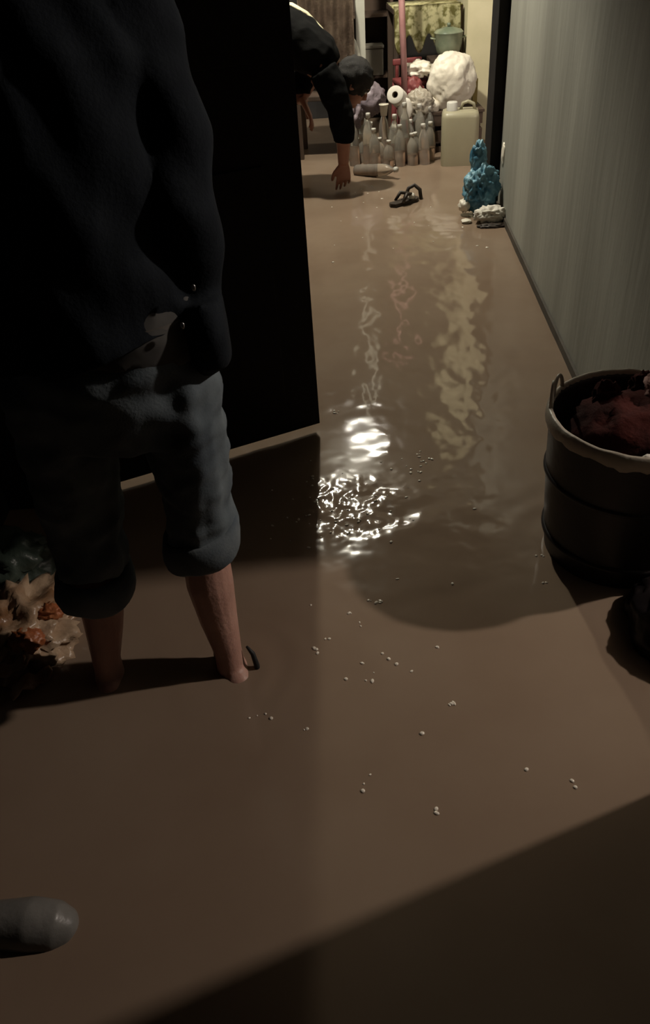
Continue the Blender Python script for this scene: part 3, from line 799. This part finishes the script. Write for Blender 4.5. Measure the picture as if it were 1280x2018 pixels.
# green pot beneath
t = thing('pot', 'greenish enamel pot shining above the white bag', 'pot', (1.07, 6.25, .532))
bm = bmesh.new(); lathe(bm, [(0, 0), (.055, 0), (.080, .03), (.092, .08), (.094, .14), (.100, .146), (.088, .14), (.084, .08), (.05, .01), (0, .01)], 36); obj('wall', bm, 'enamel', t)
for s_ in (-1, 1):
    bm = bmesh.new(); tube(bm, [(s_ * .088, -.02, .11), (s_ * .12, -.015, .115), (s_ * .12, .015, .115), (s_ * .088, .02, .11)], .005, 8)
    obj('handle', bm, 'enamel', t)
bm = bmesh.new(); lathe(bm, [(.098, .146), (.085, .160), (.03, .175), (0, .177)], 36); lathe(bm, [(0, .20), (.012, .198), (.014, .188), (.008, .175), (0, .175)], 16)
obj('lid', bm, 'enamel', t)
t = thing('stool', 'dark low stool holding the greenish pot', 'stool', (1.07, 6.27, FLOOR_Z))
bm = bmesh.new(); box(bm, (0, 0, .575), (.26, .2, .03), bev=.004); obj('seat', bm, 'wood', t, smooth=False)
for sx in (-1, 1):
    for sy in (-1, 1):
        bm = bmesh.new(); box(bm, (sx * .11, sy * .08, .28), (.025, .025, .56)); obj('leg', bm, 'wood', t, smooth=False)
# red chair with pale cloth
t = thing('plastic_chair', 'small red plastic chair under the pale folded cloth', 'chair', (.82, 6.22, FLOOR_Z), math.radians(10))
bm = bmesh.new(); box(bm, (0, 0, .46), (.22, .24, .03), bev=.01); obj('seat', bm, 'redpl', t)
for sx in (-1, 1):
    for sy in (-1, 1):
        bm = bmesh.new(); loft(bm, [(sx * .11, sy * .12, 0), (sx * .09, sy * .10, .45)], [(.018, .014), (.022, .018)], n=8); obj('leg', bm, 'redpl', t)
bm = bmesh.new()
for k in range(4): box(bm, (-.075 + k * .05, .115, .51), (.022, .014, .10), bev=.004)
box(bm, (0, .115, .57), (.21, .02, .04), bev=.008)
obj('backrest', bm, 'redpl', t)
lump('folded_cloth', 'white', 'pale cream cloth lying crumpled on the red chair', 'cloth', (.85, 6.15, .485), (.10, .09, .05), 121, .5, 1.8)
lump('red_bag', 'redpl', 'dark red crumpled bag hanging low between the pole and white bag', 'bag', (.80, 6.05, .36), (.075, .05, .09), 123, .5, 1.8)
# broom
t = thing('broom', 'pink-handled broom leaning upright against the heap', 'broom', (.745, 6.02, FLOOR_Z))
bm = bmesh.new(); tube(bm, [(0, 0, .40), (-.012, .06, .9), (-.03, .14, 1.6)], .021, 12); tag(obj('handle', bm, 'pinkpl', t), 'dusty pink pole')
bm = bmesh.new(); loft(bm, [(0, 0, .42), (0, 0, .38), (0, 0, .33)], [(.022, .02), (.05, .024), (.06, .026)], n=14); obj('head', bm, 'redpl', t)
bm = bmesh.new()
for k in range(40):
    x = random.uniform(-.055, .055); y = random.uniform(-.02, .02)
    tube(bm, [(x, y, .33), (x * 1.25, y * 1.3, .0)], .0022, 4)
tag(obj('bristles', bm, 'redpl', t), kind='stuff')
# pale post and dark cupboard
t = thing('room_divider_post', 'pale grey upright post behind the stooping person', 'post', (.480, 6.34, FLOOR_Z))
bm = bmesh.new(); box(bm, (0, 0, 1.30), (.062, .06, 2.60), bev=.004); obj('shaft', bm, 'palepost', t, smooth=False)
bm = bmesh.new(); box(bm, (0, 0, .05), (.085, .08, .10), bev=.004); obj('foot', bm, 'palepost', t, smooth=False)
lump('hanging_towel', 'palepost', 'pale towel bunched low on the left of the pale post', 'towel', (.425, 6.24, .50), (.045, .04, .17), 131, .3, 1.6)
t = thing('cupboard', 'dark open-fronted cupboard between pale post and pink pole', 'cupboard', (.58, 7.05, FLOOR_Z))
bm = bmesh.new()
box(bm, (0, .16, .6), (.34, .02, 1.2)); obj('back_panel', bm, 'wood', t, smooth=False)
for sx in (-1, 1):
    bm = bmesh.new(); box(bm, (sx * .175, 0, .6), (.02, .34, 1.2)); obj('side_panel', bm, 'wood', t, smooth=False)
for zz in (.02, .40, .80, 1.19):
    bm = bmesh.new(); box(bm, (0, 0, zz), (.33, .32, .018)); obj('shelf', bm, 'wood', t, smooth=False)
t = thing('storage_box', 'dull grey box sitting on the dark cupboard shelf', 'box', (.58, 6.96, .351))
bm = bmesh.new(); box(bm, (0, 0, .09), (.22, .16, .18), bev=.006); obj('body', bm, 'greybox', t, smooth=False)
bm = bmesh.new(); box(bm, (0, 0, .19), (.23, .17, .02), bev=.004); obj('lid', bm, 'greybox', t, smooth=False)
# brown blanket over a rail
t = thing('chair', 'wooden chair draped with the brown blanket', 'chair', (.20, 6.12, FLOOR_Z), math.radians(-6))
bm = bmesh.new(); box(bm, (0, 0, .44), (.38, .36, .03), bev=.005); obj('seat', bm, 'wood', t, smooth=False)
for sx in (-1, 1):
    for sy in (-1, 1):
        bm = bmesh.new(); box(bm, (sx * .165, sy * .155, .2125 if sy > 0 else .2125), (.035, .035, .425)); obj('leg', bm, 'wood', t, smooth=False)
bm = bmesh.new()
for sx in (-1, 1): box(bm, (sx * .165, .155, .70), (.035, .03, .50))
for zz in (.60, .76, .92): box(bm, (0, .155, zz), (.30, .02, .06))
obj('backrest', bm, 'wood', t, smooth=False)
bm = bmesh.new()
b0 = []
for i in range(40):
    col = []
    x = .06 + .36 * i / 39
    for j in range(30):
        u = j / 29.0
        y = 6.14 - .05 * math.sin(u * PI * .5) + .018 * math.sin(i * .7 + u * 2)
        z = .985 - .50 * max(0, u - .1) / .9 + .012 * math.sin(i * .4)
        if j < 3: y = 6.24 - .033 * j; z = .995
        col.append(bm.verts.new((x, y + .01 * noise.noise(Vector((x * 20, u * 9, 0))), z)))
    b0.append(col)
for i in range(39):
    for j in range(29): bm.faces.new((b0[i][j], b0[i + 1][j], b0[i + 1][j + 1], b0[i][j + 1]))
bmesh.ops.solidify(bm, geom=bm.faces[:], thickness=.012)
tag(obj('blanket', bm, 'brown'), 'brown blanket draped behind the stooping person', 'blanket')
# olive slat by the cream wall
bm = bmesh.new(); box(bm, (1.235, 6.10, .175), (.035, .03, .47), bev=.003)
tag(obj('wooden_slat', bm, 'olive', smooth=False), 'short olive-brown slat upright against the cream wall right of the white bag', 'slat')
